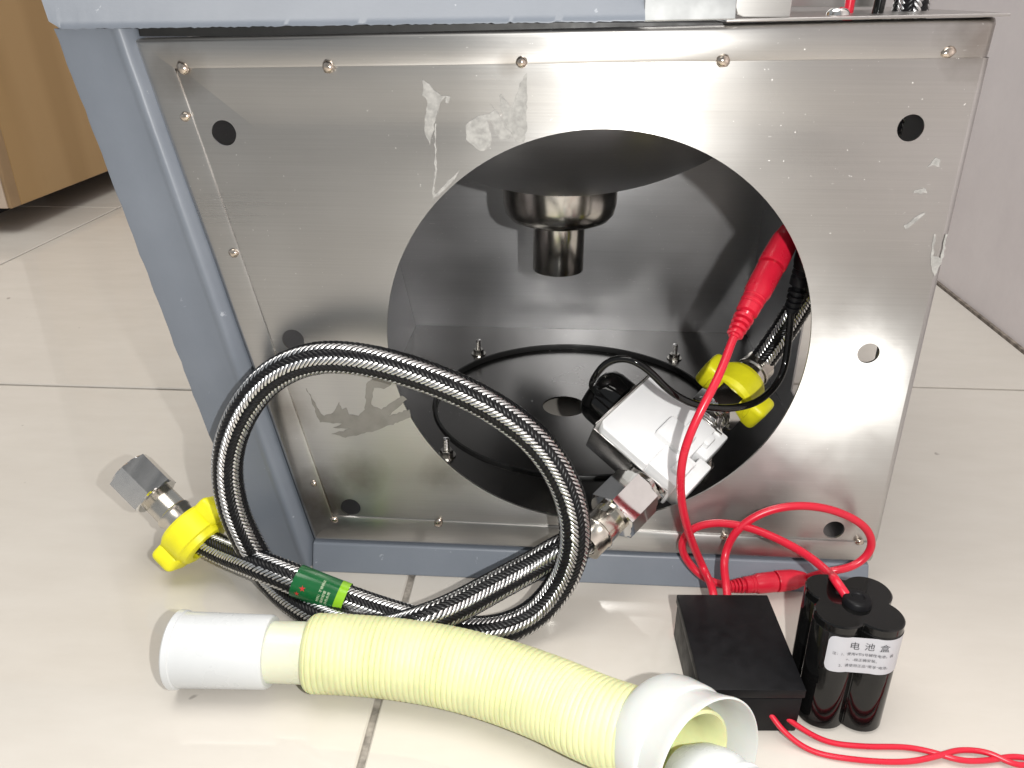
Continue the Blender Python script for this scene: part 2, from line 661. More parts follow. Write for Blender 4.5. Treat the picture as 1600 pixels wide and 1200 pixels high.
# ------------------------------------------------------------------ cabinet behind on the left
cb = G(30, 322, 0.035)
cab = thing('cabinet', (cb.x, cb.y, 0), 'brown wooden cabinet with cream front standing on the tiles', 'cabinet')
obj('side_panel', box((cb.x - 0.018, cb.y + 0.006, 0.035), (cb.x, cb.y + 1.1, 0.85), 0.0015), M['wood'], cab)
obj('front_panel', box((cb.x - 0.9, cb.y - 0.016, 0.035), (cb.x - 0.0056, cb.y + 0.004, 0.85), 0.0015), M['cab_cream'], cab)
obj('edge_strip', box((cb.x - 0.0052, cb.y - 0.016, 0.035), (cb.x + 0.0006, cb.y + 0.0055, 0.85), 0.002), M['wood_edge'], cab)
obj('bottom_panel', box((cb.x - 0.9, cb.y + 0.0065, 0.037), (cb.x - 0.0185, cb.y + 1.1, 0.055)), M['wood_edge'], cab)
obj('plinth', box((cb.x - 0.80, cb.y + 0.09, 0.0), (cb.x - 0.10, cb.y + 1.0, 0.0365)), M['rubber'], cab)

# ------------------------------------------------------------------ the steel fountain body
YB = 0.69             # far side panel
TL, TR, BR, BL = V(207, 60, Y0), V(1563, 26, Y0), V(1377, 879, Y0), V(490, 845, Y0)
BR.z = BL.z = 0.0162
TR.x, BR.x = 0.1735, 0.1772
TL.z = 0.2795
TR.z = 0.2885
fx = 0.5 * (BL.x + BR.x)
fnt = thing('fountain_cabinet', (fx, 0.52, 0), 'brushed stainless steel cabinet with big round opening and blue grey shell', 'steel cabinet')

# side panel: recessed field with the round opening, sloped rim on three sides, rolled right edge
iTL, iTR, iBR, iBL = V(272, 108, Y0), V(1550, 78, Y0), V(1374, 850, Y0), V(519, 808, Y0)
iTR.z, iBR.z = 0.2735, 0.0288
rx = lambda z: BR.x + (TR.x - BR.x) * (z - BR.z) / (TR.z - BR.z)
iTR.x, iBR.x = rx(iTR.z), rx(iBR.z)
REC = 0.0022
HC = (0.0178, 0.1402)
HR = 0.1037
mounts = [(350, 208), (1423, 200), (1357, 552), (1303, 828), (548, 793), (458, 531)]
loops = [[(iTL.x, iTL.z), (iBL.x, iBL.z), (iBR.x - 0.0035, iBR.z), (iTR.x - 0.0035, iTR.z)], circle(HC[0], HC[1], HR, 128)]
for px, py in mounts:
    p = V(px, py, Y0 + REC)
    loops.append(circle(p.x, p.z, 0.0056 if px != 1357 else 0.0052, 28))
pan = obj('side_panel', flat_fill(loops, Y0 + REC, 0.0012, 'side_panel'), M['panel'], fnt)
uv_zx(pan)
rim_vs, rim_fs = [], []


def strip(a, b, c, d, n=24, crown=0.0007):
    """rim strip a-b outside, d-c inside, with rounded outer lip"""
    vs, fs = [], []
    us = [0, 0.003, 0.006, 0.010, 0.015] + [i / n for i in range(1, n)] + [0.985, 0.990, 0.994, 0.997, 1]
    rows = [(0.0, 0.010, 0.0), (0.0, 0.0036, 0.0), (0.02, 0.0015, 0.0), (0.07, 0.0005, 0), (0.16, 0.0, 0), (0.9, 0.0008, 0), (0.985, 0.0012, 0), (1.0, REC + 0.0002, 0)]
    for t, dy, _ in rows:
        for u in us:
            o = Vector(a).lerp(Vector(b), u)
            q = Vector(d).lerp(Vector(c), u)
            p = o.lerp(q, t)
            w = noise.noise(Vector((p.x * 25, p.z * 25, t * 2))) * 0.0004
            roll = max(0.0, p.x - (rx(p.z) - 0.0045)) / 0.0045
            vs.append(Vector((p.x, Y0 + dy + w + 0.006 * roll * roll, p.z)))
    m = len(us)
    for r in range(len(rows) - 1):
        for i in range(m - 1):
            fs.append([r * m + i, r * m + i + 1, (r + 1) * m + i + 1, (r + 1) * m + i])
    return vs, fs


for nm, q in (('top', (TL, TR, iTR, iTL)), ('left', (BL, TL, iTL, iBL)), ('bottom', (BR, BL, iBL, iBR))):
    o = obj('rim', strip(*q), M['panel'], fnt, True, 40)
    uv_zx(o)
# rolled right edge: the field turns back through a 3.5 mm radius
vs, fs = [], []
prof = [(-0.0035, 0), (-0.0022, 0.0003), (-0.001, 0.0011), (-0.0002, 0.0024), (0, 0.0042), (0, 0.03)]
for i in range(25):
    z = iBR.z + (iTR.z - iBR.z) * i / 24
    for dx, dy in prof:
        vs.append(Vector((rx(z) + dx, Y0 + REC + dy, z)))
for i in range(24):
    for j in range(len(prof) - 1):
        a = i * len(prof) + j
        fs.append([a, a + 1, a + 1 + len(prof), a + len(prof)])
uv_zx(obj('rolled_edge', (vs, fs), M['panel'], fnt, True, 60))
# far side, shell-side wall, wall-side wall with its open lower half, deck
lx0, lx1 = BL.x, TL.x
o = obj('far_panel', ([Vector((lx0, YB, 0.0162)), Vector((0.1718, YB, 0.0162)), Vector((0.1718, YB, 0.2865)), Vector((lx1, YB, 0.2785)),
                       Vector((lx0, YB + 0.0015, 0.0162)), Vector((0.1718, YB + 0.0015, 0.0162)), Vector((0.1718, YB + 0.0015, 0.2865)), Vector((lx1, YB + 0.0015, 0.2785))],
                      [(0, 1, 2, 3), (4, 5, 6, 7), (0, 1, 5, 4), (1, 2, 6, 5), (2, 3, 7, 6), (3, 0, 4, 7)]), M['steel_in'], fnt)
uv_zx(o)
ya, yb_ = Y0 + 0.011, YB - 0.001
o = obj('end_panel', hexa([(lx0 + 0.001, ya, 0.0165), (lx0 + 0.0022, ya, 0.0165), (lx0 + 0.0022, yb_, 0.0165), (lx0 + 0.001, yb_, 0.0165),
                           (lx1 + 0.001, ya, 0.278), (lx1 + 0.0022, ya, 0.278), (lx1 + 0.0022, yb_, 0.278), (lx1 + 0.001, yb_, 0.278)]), M['steel_in'], fnt)
uv_zx(o)
ev, ef = flat_fill([[(Y0 + 0.035, 0.0165), (yb_, 0.0165), (yb_, 0.2845), (Y0 + 0.035, 0.2845)], [(0.405, 0.035), (0.535, 0.035), (0.535, 0.128), (0.405, 0.128)]], 0, 0.0012, 'end_panel')
o = obj('end_panel', ([Vector((0.1705 + v.y, v.x, v.z)) for v in ev], ef), M['steel_in'], fnt)
uv_zx(o)
o = obj('base_plate', flat_fill([[(BL.x + 0.0018, Y0 + 0.004), (0.1718, Y0 + 0.004), (0.1718, YB - 0.0002), (BL.x + 0.0018, YB - 0.0002)], circle(0.013, 0.543, 0.108, 96)], 0, 0.002, 'base_plate'), M['floor_in'], None)
for v in o.data.vertices:
    x, y, z = v.co
    v.co = (x, z, 0.0165 - y)
o.parent = fnt
for v in o.data.vertices:
    v.co -= fnt.location
o.data.update()
uv_zx(o)
# flange disc a step lower, with the drain opening in it
N_ = 96
disc = []
ring_o = [(0.013 + 0.1165 * math.cos(2 * PI * q / N_), 0.543 + 0.1165 * math.sin(2 * PI * q / N_)) for q in range(N_)]
ring_i = [(0.0055 + 0.0165 * math.cos(2 * PI * q / N_), 0.5405 + 0.0165 * math.sin(2 * PI * q / N_)) for q in range(N_)]
vs = [Vector((x, y, 0.0140)) for x, y in ring_o] + [Vector((x, y, 0.0140)) for x, y in ring_i] + [Vector((x, y, 0.0125)) for x, y in ring_i] + [Vector((x, y, 0.0125)) for x, y in ring_o]
fs = []
for q in range(N_):
    q2 = (q + 1) % N_
    fs += [[q, q2, N_ + q2, N_ + q], [N_ + q, N_ + q2, 2 * N_ + q2, 2 * N_ + q], [2 * N_ + q, 2 * N_ + q2, 3 * N_ + q2, 3 * N_ + q], [3 * N_ + q, 3 * N_ + q2, q2, q]]
o = obj('flange_disc', (vs, fs), M['floor_in'], fnt)
uv_zx(o)
vs, fs = lathe([(0, 0.1075), (0.0012, 0.1068), (0.0012, 0.1052), (0.0, 0.1046), (-0.003, 0.1046), (-0.003, 0.1075)], 96, True)
obj('gasket', xform((vs, fs), Matrix.Translation((0.013, 0.543, 0.0172))), M['hole_dark'], fnt, True, 40)


def hexagon(r, rot=0.0):
    return [(r * math.cos(PI / 3 * q + rot), r * math.sin(PI / 3 * q + rot)) for q in range(6)]


# studs around the flange: threaded shank, hex nut
sh = [(0.0, 0.0024)]
zz = 0.0
while zz < 0.0125:
    sh += [(zz + 0.0004, 0.0024), (zz + 0.0008, 0.0021), (zz + 0.0010, 0.0021)]
    zz += 0.0012
sh += [(0.0134, 0.0019), (0.0138, 0.0)]
stud_vs, stud_fs = lathe([(0, 0.0)] + sh, 12)
st_me = bpy.data.meshes.new('stud'); st_me.from_pydata([tuple(v) for v in stud_vs], [], stud_fs)
nvs, nfs = join(prism(hexagon(0.0046), 0.0006, 0.0046, 0.0003, 1), lathe([(0, 0), (0, 0.0062), (0.0008, 0.0062), (0.0008, 0)], 20))
nut_me = bpy.data.meshes.new('nut'); nut_me.from_pydata([tuple(v) for v in nvs], [], nfs)
for x, y in ((-0.069, 0.628), (0.0985, 0.629), (-0.0735, 0.459), (0.0985, 0.459), (0.013, 0.668)):
    if (x, y) == (0.013, 0.668):
        continue
    s_ = link('stud', st_me, M['chrome'], fnt, Vector((x, y, 0.0164)))
    link('nut', nut_me, M['pipe'], s_, Vector((x, y, 0.0166)))

# bowl and drain seen through the opening
prof = []
RB = 0.185
zc = 0.1785 + RB
for q in range(25):
    a = math.radians(56) * (1 - q / 24)
    prof.append((zc - RB * math.cos(a), max(RB * math.sin(a), 0.0)))
prof[-1] = (prof[-1][0], 0.0)
inner = [(t + 0.0015, r) for t, r in prof[:-1]]
o = obj('bowl', xform(lathe(inner[::-1][0:0] + prof, 96), Matrix.Translation((-0.001, 0.5405, 0))), M['steel_in'], fnt, True)
uv_zx(o)
cup = [(0.1825, 0.0385), (0.170, 0.0383), (0.1635, 0.0368), (0.1595, 0.0335), (0.1572, 0.028), (0.1562, 0.0185), (0.1562, 0.017), (0.158, 0.017)]
obj('drain_cup', xform(lathe(cup, 72), Matrix.Translation((-0.0022, 0.5405, 0))), M['pipe'], fnt, True, 50)
pp = [(0.1575, 0.0176), (0.1230, 0.0176), (0.1225, 0.0172), (0.1225, 0.0160), (0.1240, 0.0158), (0.1575, 0.0158)]
obj('drain_pipe', xform(lathe(pp, 64), Matrix.Translation((-0.0022, 0.5405, 0))), M['pipe'], fnt, True, 50)

# deck on top, cut away above the shell, with a screw
dz = 0.2888
d0_, d1_ = 0.2866, 0.2890
o = obj('deck', hexa([(0.064, Y0 - 0.0012, d0_), (0.1752, Y0 - 0.0012, d1_), (0.1752, YB, d1_), (0.064, YB, d0_),
                      (0.064, Y0 - 0.0012, d0_ + 0.0012), (0.1752, Y0 - 0.0012, d1_ + 0.0012), (0.1752, YB, d1_ + 0.0012), (0.064, YB, d0_ + 0.0012)], 0.0003, 1), M['steel'], fnt)
uv_zx(o)
o = obj('corner_bracket', xform(prism([(0.004, 0.0), (0.0225, 0.0), (0.0225, 0.06), (0.0, 0.06), (0.0, 0.004), (0.0012, 0.0012)], 0, 0.0015, 0.0005, 2),
                                frame(Vector((0.0672, Y0 + 0.002, dz - 0.0006)), Vector((1, 0, 0)), Vector((0, 0, 1)), Vector((0, -1, 0)))), M['steel'], fnt)
uv_zx(o)
o = obj('upright_panel', box((0.0675, Y0 + 0.088, dz + 0.002), (V(1368, 5, Y0 + 0.088).x, Y0 + 0.0895, dz + 0.07), 0.0004), M['steel'], fnt)
uv_zx(o)
o = obj('foil_plate', xform(prism([(0.0, 0.0), (0.0365, 0.0008), (0.0365, 0.06), (0.0, 0.06)], 0, 0.0012, 0.0003, 1),
                            frame(Vector((0.0305, Y0 - 0.004, 0.2868)), Vector((1, 0, 0)), Vector((0, 0.25, 0.97)).normalized(), Vector((0, -0.97, 0.25)).normalized())), M['foil'], fnt)
sp_ = V(1310, 18, Y0 + 0.018)
sc_ = obj('screw', xform(lathe([(0, 0.0048), (0.0012, 0.0046), (0.0024, 0.0036), (0.0031, 0.0018), (0.0033, 0)], 24), Matrix.Translation((sp_.x, Y0 + 0.018, 0.2888))), M['chrome'], fnt, True, 50)

# tack welds along the folds
wv, wf = [], []
bm = bmesh.new()
bmesh.ops.create_icosphere(bm, subdivisions=2, radius=1)
for v in bm.verts:
    v.co *= 1 + 0.28 * noise.noise(v.co * 2.3)
    v.co.y *= 0.7
w_me = bpy.data.meshes.new('weld_bead')
bm.to_mesh(w_me)
bm.free()
w_me.shade_smooth()
w_me.materials.append(M['weld'])
for i, (px, py) in enumerate([(285, 106), (512, 104), (815, 97), (1130, 95), (1482, 81), (290, 182), (365, 395), (490, 755), (522, 812), (685, 817), (1132, 839), (1343, 847)]):
    p = V(px, py, Y0 + 0.0008)
    o = link('weld_bead', w_me, M['weld'], fnt, p)
    s_ = random.uniform(0.0021, 0.0028)
    o.scale = (s_ * random.uniform(1, 1.4), s_, s_)
    o.rotation_euler = (random.uniform(-.4, .4), random.uniform(0, 6), random.uniform(-.4, .4))

# torn tape and glue left on the sheet (traced, 0.15 mm thick)
def film(name, pts, mat, y=None):
    lp = []
    yy = Y0 + REC - 0.0002 if y is None else y
    P = [V(px, py, yy) for px, py in pts]
    for i in range(len(P)):
        a, b = P[i], P[(i + 1) % len(P)]
        n = max(1, int((b - a).length / 0.0015))
        for j in range(n):
            q = a.lerp(b, j / n)
            w = 0.0004 if j else 0.0
            lp.append((q.x + random.uniform(-w, w), q.z + random.uniform(-w, w)))
    return obj(name, flat_fill([lp], yy, 0.00015, name), mat, fnt)


film('paper_scrap', [(660, 124), (672, 132), (678, 141), (690, 150), (704, 151), (700, 162), (696, 160), (697, 150), (688, 160), (684, 175), (680, 190), (676, 208), (672, 228), (667, 216), (663, 200), (664, 182), (668, 165), (665, 153), (659, 148), (662, 140)], M['paper'])
film('paper_scrap', [(728, 195), (745, 182), (765, 178), (772, 172), (766, 162), (775, 172), (782, 185), (792, 202), (800, 208), (796, 217), (782, 218), (772, 205), (768, 190), (762, 188), (768, 215), (766, 228), (756, 236), (744, 232), (728, 218)], M['paper'])
film('paper_scrap', [(823, 114), (823, 205), (818, 222), (806, 222), (798, 205), (788, 190), (782, 172), (780, 150), (783, 146), (792, 158), (799, 170), (805, 150), (812, 130)], M['paper'])
film('paper_scrap', [(680, 193), (682, 193), (682, 270), (678, 300), (681, 303), (700, 282), (718, 265), (714, 274), (696, 296), (677, 312), (675, 300), (679, 270)], M['paper'])
film('paper_scrap', [(1448, 262), (1462, 246), (1470, 250), (1468, 262), (1458, 258)], M['paper'])
film('paper_scrap', [(1428, 298), (1446, 294), (1449, 302), (1427, 302)], M['paper'])
film('paper_scrap', [(1412, 352), (1444, 332), (1446, 334), (1424, 352), (1414, 358)], M['paper'])
film('paper_scrap', [(1455, 395), (1459, 366), (1462, 366), (1458, 400), (1470, 404), (1478, 366), (1481, 366), (1472, 410), (1460, 432), (1454, 412)], M['paper'])
film('glue_smear', [(656, 78), (680, 66), (690, 72), (712, 74), (722, 84), (734, 100), (660, 101)], M['glue'], Y0 + 0.0018)
film('glue_smear', [(751, 75), (760, 82), (769, 74), (774, 98), (760, 99)], M['paper'], Y0 + 0.0018)
film('glue_smear', [(789, 84), (800, 70), (811, 72), (812, 97), (794, 98)], M['paper'], Y0 + 0.0018)
film('glue_smear', [(478, 606), (498, 640), (506, 650), (520, 645), (530, 628), (534, 640), (541, 637), (545, 648), (560, 650), (570, 640), (572, 600), (586, 590), (604, 588), (616, 596), (600, 608), (584, 606), (580, 632), (596, 640), (628, 618), (636, 624), (606, 650), (640, 640), (642, 652), (590, 672), (540, 684), (518, 678), (548, 670), (520, 668), (534, 662), (500, 660), (494, 648), (486, 622)], M['glue'])
film('glue_smear', [(420, 622), (440, 632), (446, 660), (456, 690), (462, 712), (450, 716), (436, 680), (424, 650)], M['glue'], Y0 + 0.0022)
film('glue_smear', [(246, 124), (257, 122), (259, 140), (248, 141)], M['paper'], Y0 + 0.0022)

# blue-grey shell: slanted post on the left, base strip, sloping top
def wob(p, s=0.0008):
    return Vector((p.x + s * noise.noise(p * 60), p.y, p.z + s * noise.noise(p * 70 + Vector((5, 0, 0)))))


po = [V(80, 45, Y0 - 0.003), V(398, 868, Y0 - 0.003)]
pi_ = [V(203, 45, Y0 - 0.003), V(494, 879, Y0 - 0.003)]
po[1].z = pi_[1].z = 0.0005
# cross-section from the outer edge to the inner lip, swept down the post
prof = [(0.0, 0.055), (0.0, 0.003), (0.025, 0.0004), (0.08, 0.0), (0.4, 0.0003), (0.72, 0.0), (0.78, -0.0008), (0.84, -0.0018), (0.89, -0.0012), (0.93, 0.0008), (0.96, 0.003), (0.985, 0.0045), (0.985, 0.012)]
vs, fs = [], []
NS = 60
for i in range(NS + 1):
    u = i / NS
    a = po[0].lerp(po[1], u)
    b = pi_[0].lerp(pi_[1], u)
    for t, dy in prof:
        p = a.lerp(b, t)
        j = 0.0007 if t < 0.05 else 0.0002
        vs.append(Vector((p.x + j * noise.noise(Vector((u * 30, t, 0))) + j * 0.6 * noise.noise(Vector((u * 110, t, 3))), Y0 - 0.003 + dy, p.z)))
m = len(prof)
for i in range(NS):
    for j in range(m - 1):
        fs.append([i * m + j, i * m + j + 1, (i + 1) * m + j + 1, (i + 1) * m + j])
obj('shell_post', (vs, fs), M['blue'], fnt, True, 50)
# outside of the shell, running back to the far side
a, b = V(80, 45, Y0), V(398, 868, Y0)
c8 = [(b.x, Y0 + 0.045, 0.0005), (b.x + 0.004, Y0 + 0.045, 0.0005), (b.x + 0.004, YB + 0.01, 0.0005), (b.x, YB + 0.01, 0.0005),
      (a.x, Y0 + 0.045, a.z), (a.x + 0.004, Y0 + 0.045, a.z), (a.x + 0.004, YB + 0.01, a.z), (a.x, YB + 0.01, a.z)]
obj('shell_front', hexa(c8), M['blue'], fnt)
obj('shell_base', hexa([(BL.x - 0.0005, Y0 - 0.0075, 0.0), (0.1735, Y0 - 0.0075, 0.0), (0.1735, Y0 + 0.02, 0.0), (BL.x - 0.0005, Y0 + 0.02, 0.0),
                        (BL.x - 0.0005, Y0 - 0.0005, 0.0152), (0.1735, Y0 - 0.0005, 0.0152), (0.1735, Y0 + 0.02, 0.0152), (BL.x - 0.0005, Y0 + 0.02, 0.0152)], 0.0009), M['blue'], fnt)
obj('shell_base', box((0.155, Y0 + 0.0205, 0.0), (0.1735, YB, 0.0140), 0.0009), M['blue'], fnt)
# top piece: a slope that leans back, ragged cut along its lower edge
e0, e1 = V(80, 46, Y0 - 0.008), V(1008, 33, Y0 - 0.008)
vs, fs = [], []
NX = 160
rows = [(0.004, 0.004, 0), (0.0, 0.0, 1), (0.0005, -0.0001, 0.8), (0.0030, 0.0026, 0.1), (0.0100, 0.0110, 0), (0.020, 0.023, 0), (0.034, 0.040, 0), (0.055, 0.07, 0)]
for dzz, dy, jag in rows:
    for i in range(NX + 1):
        u = i / NX
        p = e0.lerp(e1, u)
        j = jag * (0.0004 * noise.noise(Vector((u * 40, 0, 0))) + 0.0005 * noise.noise(Vector((u * 130, 2, 0))))
        curl = -0.72 * max(0, dy) * max(0, 1 - u * 4) + 0.004 * max(0, 1 - u * 60) * (1 if dzz < 0.003 else 0)
        vs.append(Vector((p.x + curl, p.y + dy, p.z + dzz + j)))
m = NX + 1
for r in range(len(rows) - 1):
    for i in range(NX):
        fs.append([r * m + i, r * m + i + 1, (r + 1) * m + i + 1, (r + 1) * m + i])
obj('shell_top', (vs, fs), M['blue'], fnt, True, 60)
# black strip as painted shade in the gap between top piece and panel
obj('gap_shade_strip', box((TL.x + 0.002, Y0 + 0.003, 0.2805), (0.0635, Y0 + 0.02, 0.2862)), M['hole_dark'], fnt)


# ------------------------------------------------------------------ braided hoses
HRAD = 0.0081


def braided(parent, path):
    n = len(path)
    obj('inner_tube', tube(path, HRAD - 0.0011, 20), M['rubber'], parent, True)
    for nm, mat, hand, ph in (('silver_braid', M['silver'], -1, 0.0), ('black_braid', M['braid_black'], 1, PI)):
        o = obj(nm, braid(path, HRAD - 0.0006, hand, 20, 0.047, 6, 0.00042, 0.00132 if ph == 0 else 0.0018, ph), mat, parent, True)
        o['kind'] = 'stuff'


def ferrule(parent, p, d, length, r=0.0088):
    prof = [(0, HRAD * 0.8), (0, r), (length * 0.30, r), (length * 0.34, r * 1.07), (length * 0.40, r * 1.07), (length * 0.44, r * 0.97), (length * 0.92, r * 0.95), (length, r * 0.8), (length, 0.004)]
    return obj('ferrule', xform(lathe(prof, 40), axis_frame(p, d)), M['ferrule'], parent, True, 40)


def hex_nut(parent, p, d, length, r, rot=0.0, name='hex_nut', bore=0.0086):
    m = axis_frame(p, d)
    vs, fs = prism(hexagon(r, rot), 0, length, 0.0, 1)
    bm = bmesh.new()
    bv = [bm.verts.new(v) for v in vs]
    for f in fs[2:]:
        bm.faces.new([bv[i] for i in f])
    # chamfered ends with a bore
    n = 36
    for z, zi, depth in ((0, 0.0009, 0.006), (length, length - 0.0009, -0.006)):
        pass
    bm.free()
    body = ([m @ v for v in vs], [f for f in fs[2:]])
    rr = r * 0.875
    caps = []
    for z, dr in ((0.0, 1), (length, -1)):
        n = 48
        ov = []
        for q in range(n):
            a = 2 * PI * q / n
            k_ = (a - rot) % (PI / 3) - PI / 6
            hr = r * math.cos(PI / 6) / math.cos(k_)
            ov.append((hr * math.cos(a), hr * math.sin(a), z))
        iv = [(rr * math.cos(2 * PI * q / n), rr * math.sin(2 * PI * q / n), z - dr * 0.0007) for q in range(n)]
        bv_ = [(bore * math.cos(2 * PI * q / n), bore * math.sin(2 * PI * q / n), z - dr * 0.0007) for q in range(n)]
        dv = [(bore * math.cos(2 * PI * q / n), bore * math.sin(2 * PI * q / n), z + dr * 0.007) for q in range(n)]
        vv = [Vector(v) for v in ov + iv + bv_ + dv]
        ff = []
        for s_ in range(3):
            for q in range(n):
                q2 = (q + 1) % n
                ff.append([s_ * n + q, s_ * n + q2, (s_ + 1) * n + q2, (s_ + 1) * n + q])
        ff.append([3 * n + q for q in range(n)])
        caps.append(xform((vv, ff), m))
    return obj(name, join(body, *caps), M['chrome'], parent, True, 25)


def wing_cap(p, d, side, label, length=0.0180, r=0.0165):
    """yellow plastic sleeve with two thumb tabs; side: direction the tabs stick out"""
    z = Vector(d).normalized()
    x = Vector(side)
    x = (x - z * x.dot(z)).normalized()
    y = z.cross(x)
    t = thing('yellow_cap', Vector(p), label, 'plastic cap', 'yellow plastic caps on the braided hoses')
    m = frame(Vector(p), x, y, z)
    # ribbed ring
    n = 96
    prof = [(-length / 2, 0.0091), (-length / 2, r - 0.0022), (-length / 2 + 0.0022, r), (length / 2 - 0.0035, r), (length / 2 - 0.0028, r - 0.0012), (length / 2 + 0.0005, r - 0.0024), (length / 2 + 0.0012, r - 0.004), (length / 2 + 0.0012, 0.0091)]
    vs, fs = lathe(prof, n, True)
    out = []
    for v in vs:
        rr = math.hypot(v.x, v.y)
        if rr > r - 0.0001:
            a = math.atan2(v.y, v.x)
            s_ = 1 + 0.009 * (1 if int(a / (2 * PI) * n + 500.5) % 2 else -1)
            out.append(Vector((v.x * s_, v.y * s_, v.z)))
        else:
            out.append(v)
    obj('ring', xform((out, fs), m), M['yellow'], t, True, 35)
    for sg in (-1, 1):
        xa, xb = sorted((sg * (r - 0.005), sg * (r + 0.0062)))
        tab = box((xa, -0.0100, -length * 0.46), (xb, 0.0100, length * 0.40), 0.0036, 4)
        obj('tab', xform(tab, m), M['yellow'], t, True, 60)
    return t


# --- long hose: fitting on the floor, past the label, once round the loop, back to the valve
LLp = V(925, 838, Y0 - 0.024)
URp = V(1180, 577, Y0 + 0.085)
VD = (URp - LLp)
nut1 = G(226, 757, 0.047)
cap1 = G(303, 834, 0.0245)
d1 = (cap1 - nut1).normalized()
hose_pts = [cap1 - d1 * 0.006, cap1 + d1 * 0.002, G(352, 862, 0.0205), G(405, 883, 0.0262), G(455, 903, 0.0245), G(502, 922, 0.019), G(560, 944, 0.0125), G(615, 962, 0.0095), G(670, 978, 0.0092),
            G(725, 988, 0.0092), G(785, 984, 0.0095), G(838, 958, 0.0125),
            V(880, 905, 0.322), V(899, 845, 0.324), V(890, 775, 0.328), V(846, 697, 0.333), V(770, 636, 0.337), V(670, 590, 0.340), V(570, 562, 0.341), V(490, 559, 0.341),
            V(425, 587, 0.340), V(380, 640, 0.338), V(355, 715, 0.336), V(363, 790, 0.334), V(388, 848, 0.333),
            G(425, 905, 0.0092), G(475, 948, 0.0092), G(540, 978, 0.0095), G(605, 985, 0.016), G(662, 970, 0.0262), G(715, 948, 0.0275),
            G(775, 915, 0.030), V(840, 880, 0.328), V(890, 851, 0.330), LLp - VD.normalized() * 0.004, LLp + VD * 0.03]
path1 = smooth_path(spline(hose_pts, 0.0012), 60)
hose = thing('braided_hose', (path1[0].x, path1[0].y, 0), 'black and silver braided hose looped once, chrome nut lying on the floor', 'hose', 'braided water hoses')
braided(hose, path1)
# end fitting
ferrule(hose, cap1 - d1 * 0.006, -d1, (cap1 - nut1).length - 0.013, 0.0094)
hex_nut(hose, nut1 - d1 * 0.0115, d1, 0.021, 0.0136, 0.15)
wing_cap(cap1, d1, CU * 0.72 + CR * 0.58, 'yellow plastic cap on the hose end near the chrome nut on the floor')
# label wrapped on the hose
L = [0.0]
for a, b in zip(path1, path1[1:]):
    L.append(L[-1] + (b - a).length)
tgt = G(500, 922, 0.02)
ci = min(range(len(path1) // 3), key=lambda i: (path1[i] - tgt).length)
seg = path1[ci - 11: ci + 13]
lab = obj('green_label', tube(seg, HRAD + 0.0004, 32, False), M['green'], hose, True)
obj('lime_band', tube(seg[-5:], HRAD + 0.00052, 32, False), M['lime'], lab, True)
frs = frames(seg)


def on_label(u, ang):
    """u along the label (m), ang around it from the camera-facing side"""
    i = max(0, min(len(frs) - 1, int(round(u / 0.0012))))
    p, a, b, t = frs[i]
    p = p + t * (u - i * 0.0012)
    c = (CC - p)
    c = (c - t * c.dot(t)).normalized()
    s_ = t.cross(c)
    e = c * math.cos(ang) + s_ * math.sin(ang)
    return p + e * (HRAD + 0.00062)


def label_quad(u0, u1, a0, a1):
    v = []
    n = 5
    for i in range(n):
        a = a0 + (a1 - a0) * i / (n - 1)
        v += [on_label(u0, a), on_label(u1, a)]
    return v, [[2 * i, 2 * i + 1, 2 * i + 3, 2 * i + 2] for i in range(n - 1)]


def wrap_text(body, u0, ang0, size, mat, name, across=True):
    cu = bpy.data.curves.new(name, 'FONT')
    cu.body = body
    cu.size = size
    o = bpy.data.objects.new(name, cu)
    COL.objects.link(o)
    dg = bpy.context.evaluated_depsgraph_get()
    dg.update()
    me = bpy.data.meshes.new_from_object(o.evaluated_get(dg))
    bpy.data.objects.remove(o)
    vs = [on_label(u0 - v.co.y, ang0 - v.co.x / HRAD) for v in me.vertices]
    fs = [list(p.vertices) for p in me.polygons]
    bpy.data.meshes.remove(me)
    return obj(name, (vs, fs), mat, lab)


wrap_text('材料：不锈钢丝', 0.0150, 0.75, 0.0016, M['label_ink'], 'lettering')
wrap_text('编织软管', 0.0172, 0.75, 0.0016, M['label_ink'], 'lettering')
wrap_text('冷热水用', 0.0194, 0.75, 0.0016, M['label_ink'], 'lettering')
wrap_text('★', 0.0070, 0.55, 0.0036, M['label_red'], 'star')
wrap_text('★', 0.0050, 0.95, 0.0030, M['label_red'], 'star')

# --- second hose, from the valve up through the deck
p_in = [URp - VD * 0.06, URp, V(1222, 520, Y0 + 0.090), V(1262, 455, Y0 + 0.084), Vector((0.146, Y0 + 0.062, 0.182)), Vector((0.1565, Y0 + 0.058, 0.225)), Vector((0.1575, Y0 + 0.056, 0.262)), Vector((0.1575, Y0 + 0.056, 0.30)), Vector((0.158, Y0 + 0.056, 0.345))]
path2 = smooth_path(spline(p_in, 0.0012), 40)
hose2 = thing('braided_hose', (path2[0].x, path2[0].y, 0.1), 'braided hose inside the round opening, running from the valve up to the deck', 'hose', 'braided water hoses')
braided(hose2, path2)
vd = VD.normalized()
vl = VD.length
ferrule(hose2, LLp + VD * 1.03, -vd, vl * 0.15, 0.0098)
hex_nut(hose2, LLp + VD * 0.70, vd, vl * 0.088, 0.0142, 0.55)
cap2 = LLp + VD * 0.855
vn = (CC - cap2)
vn = (vn - vd * vn.dot(vd)).normalized()
vs_ = vd.cross(vn)
if vs_.dot(CR) < 0:
    vs_ = -vs_
wing_cap(cap2, vd, vs_, 'yellow plastic cap on the hose inside the round opening')

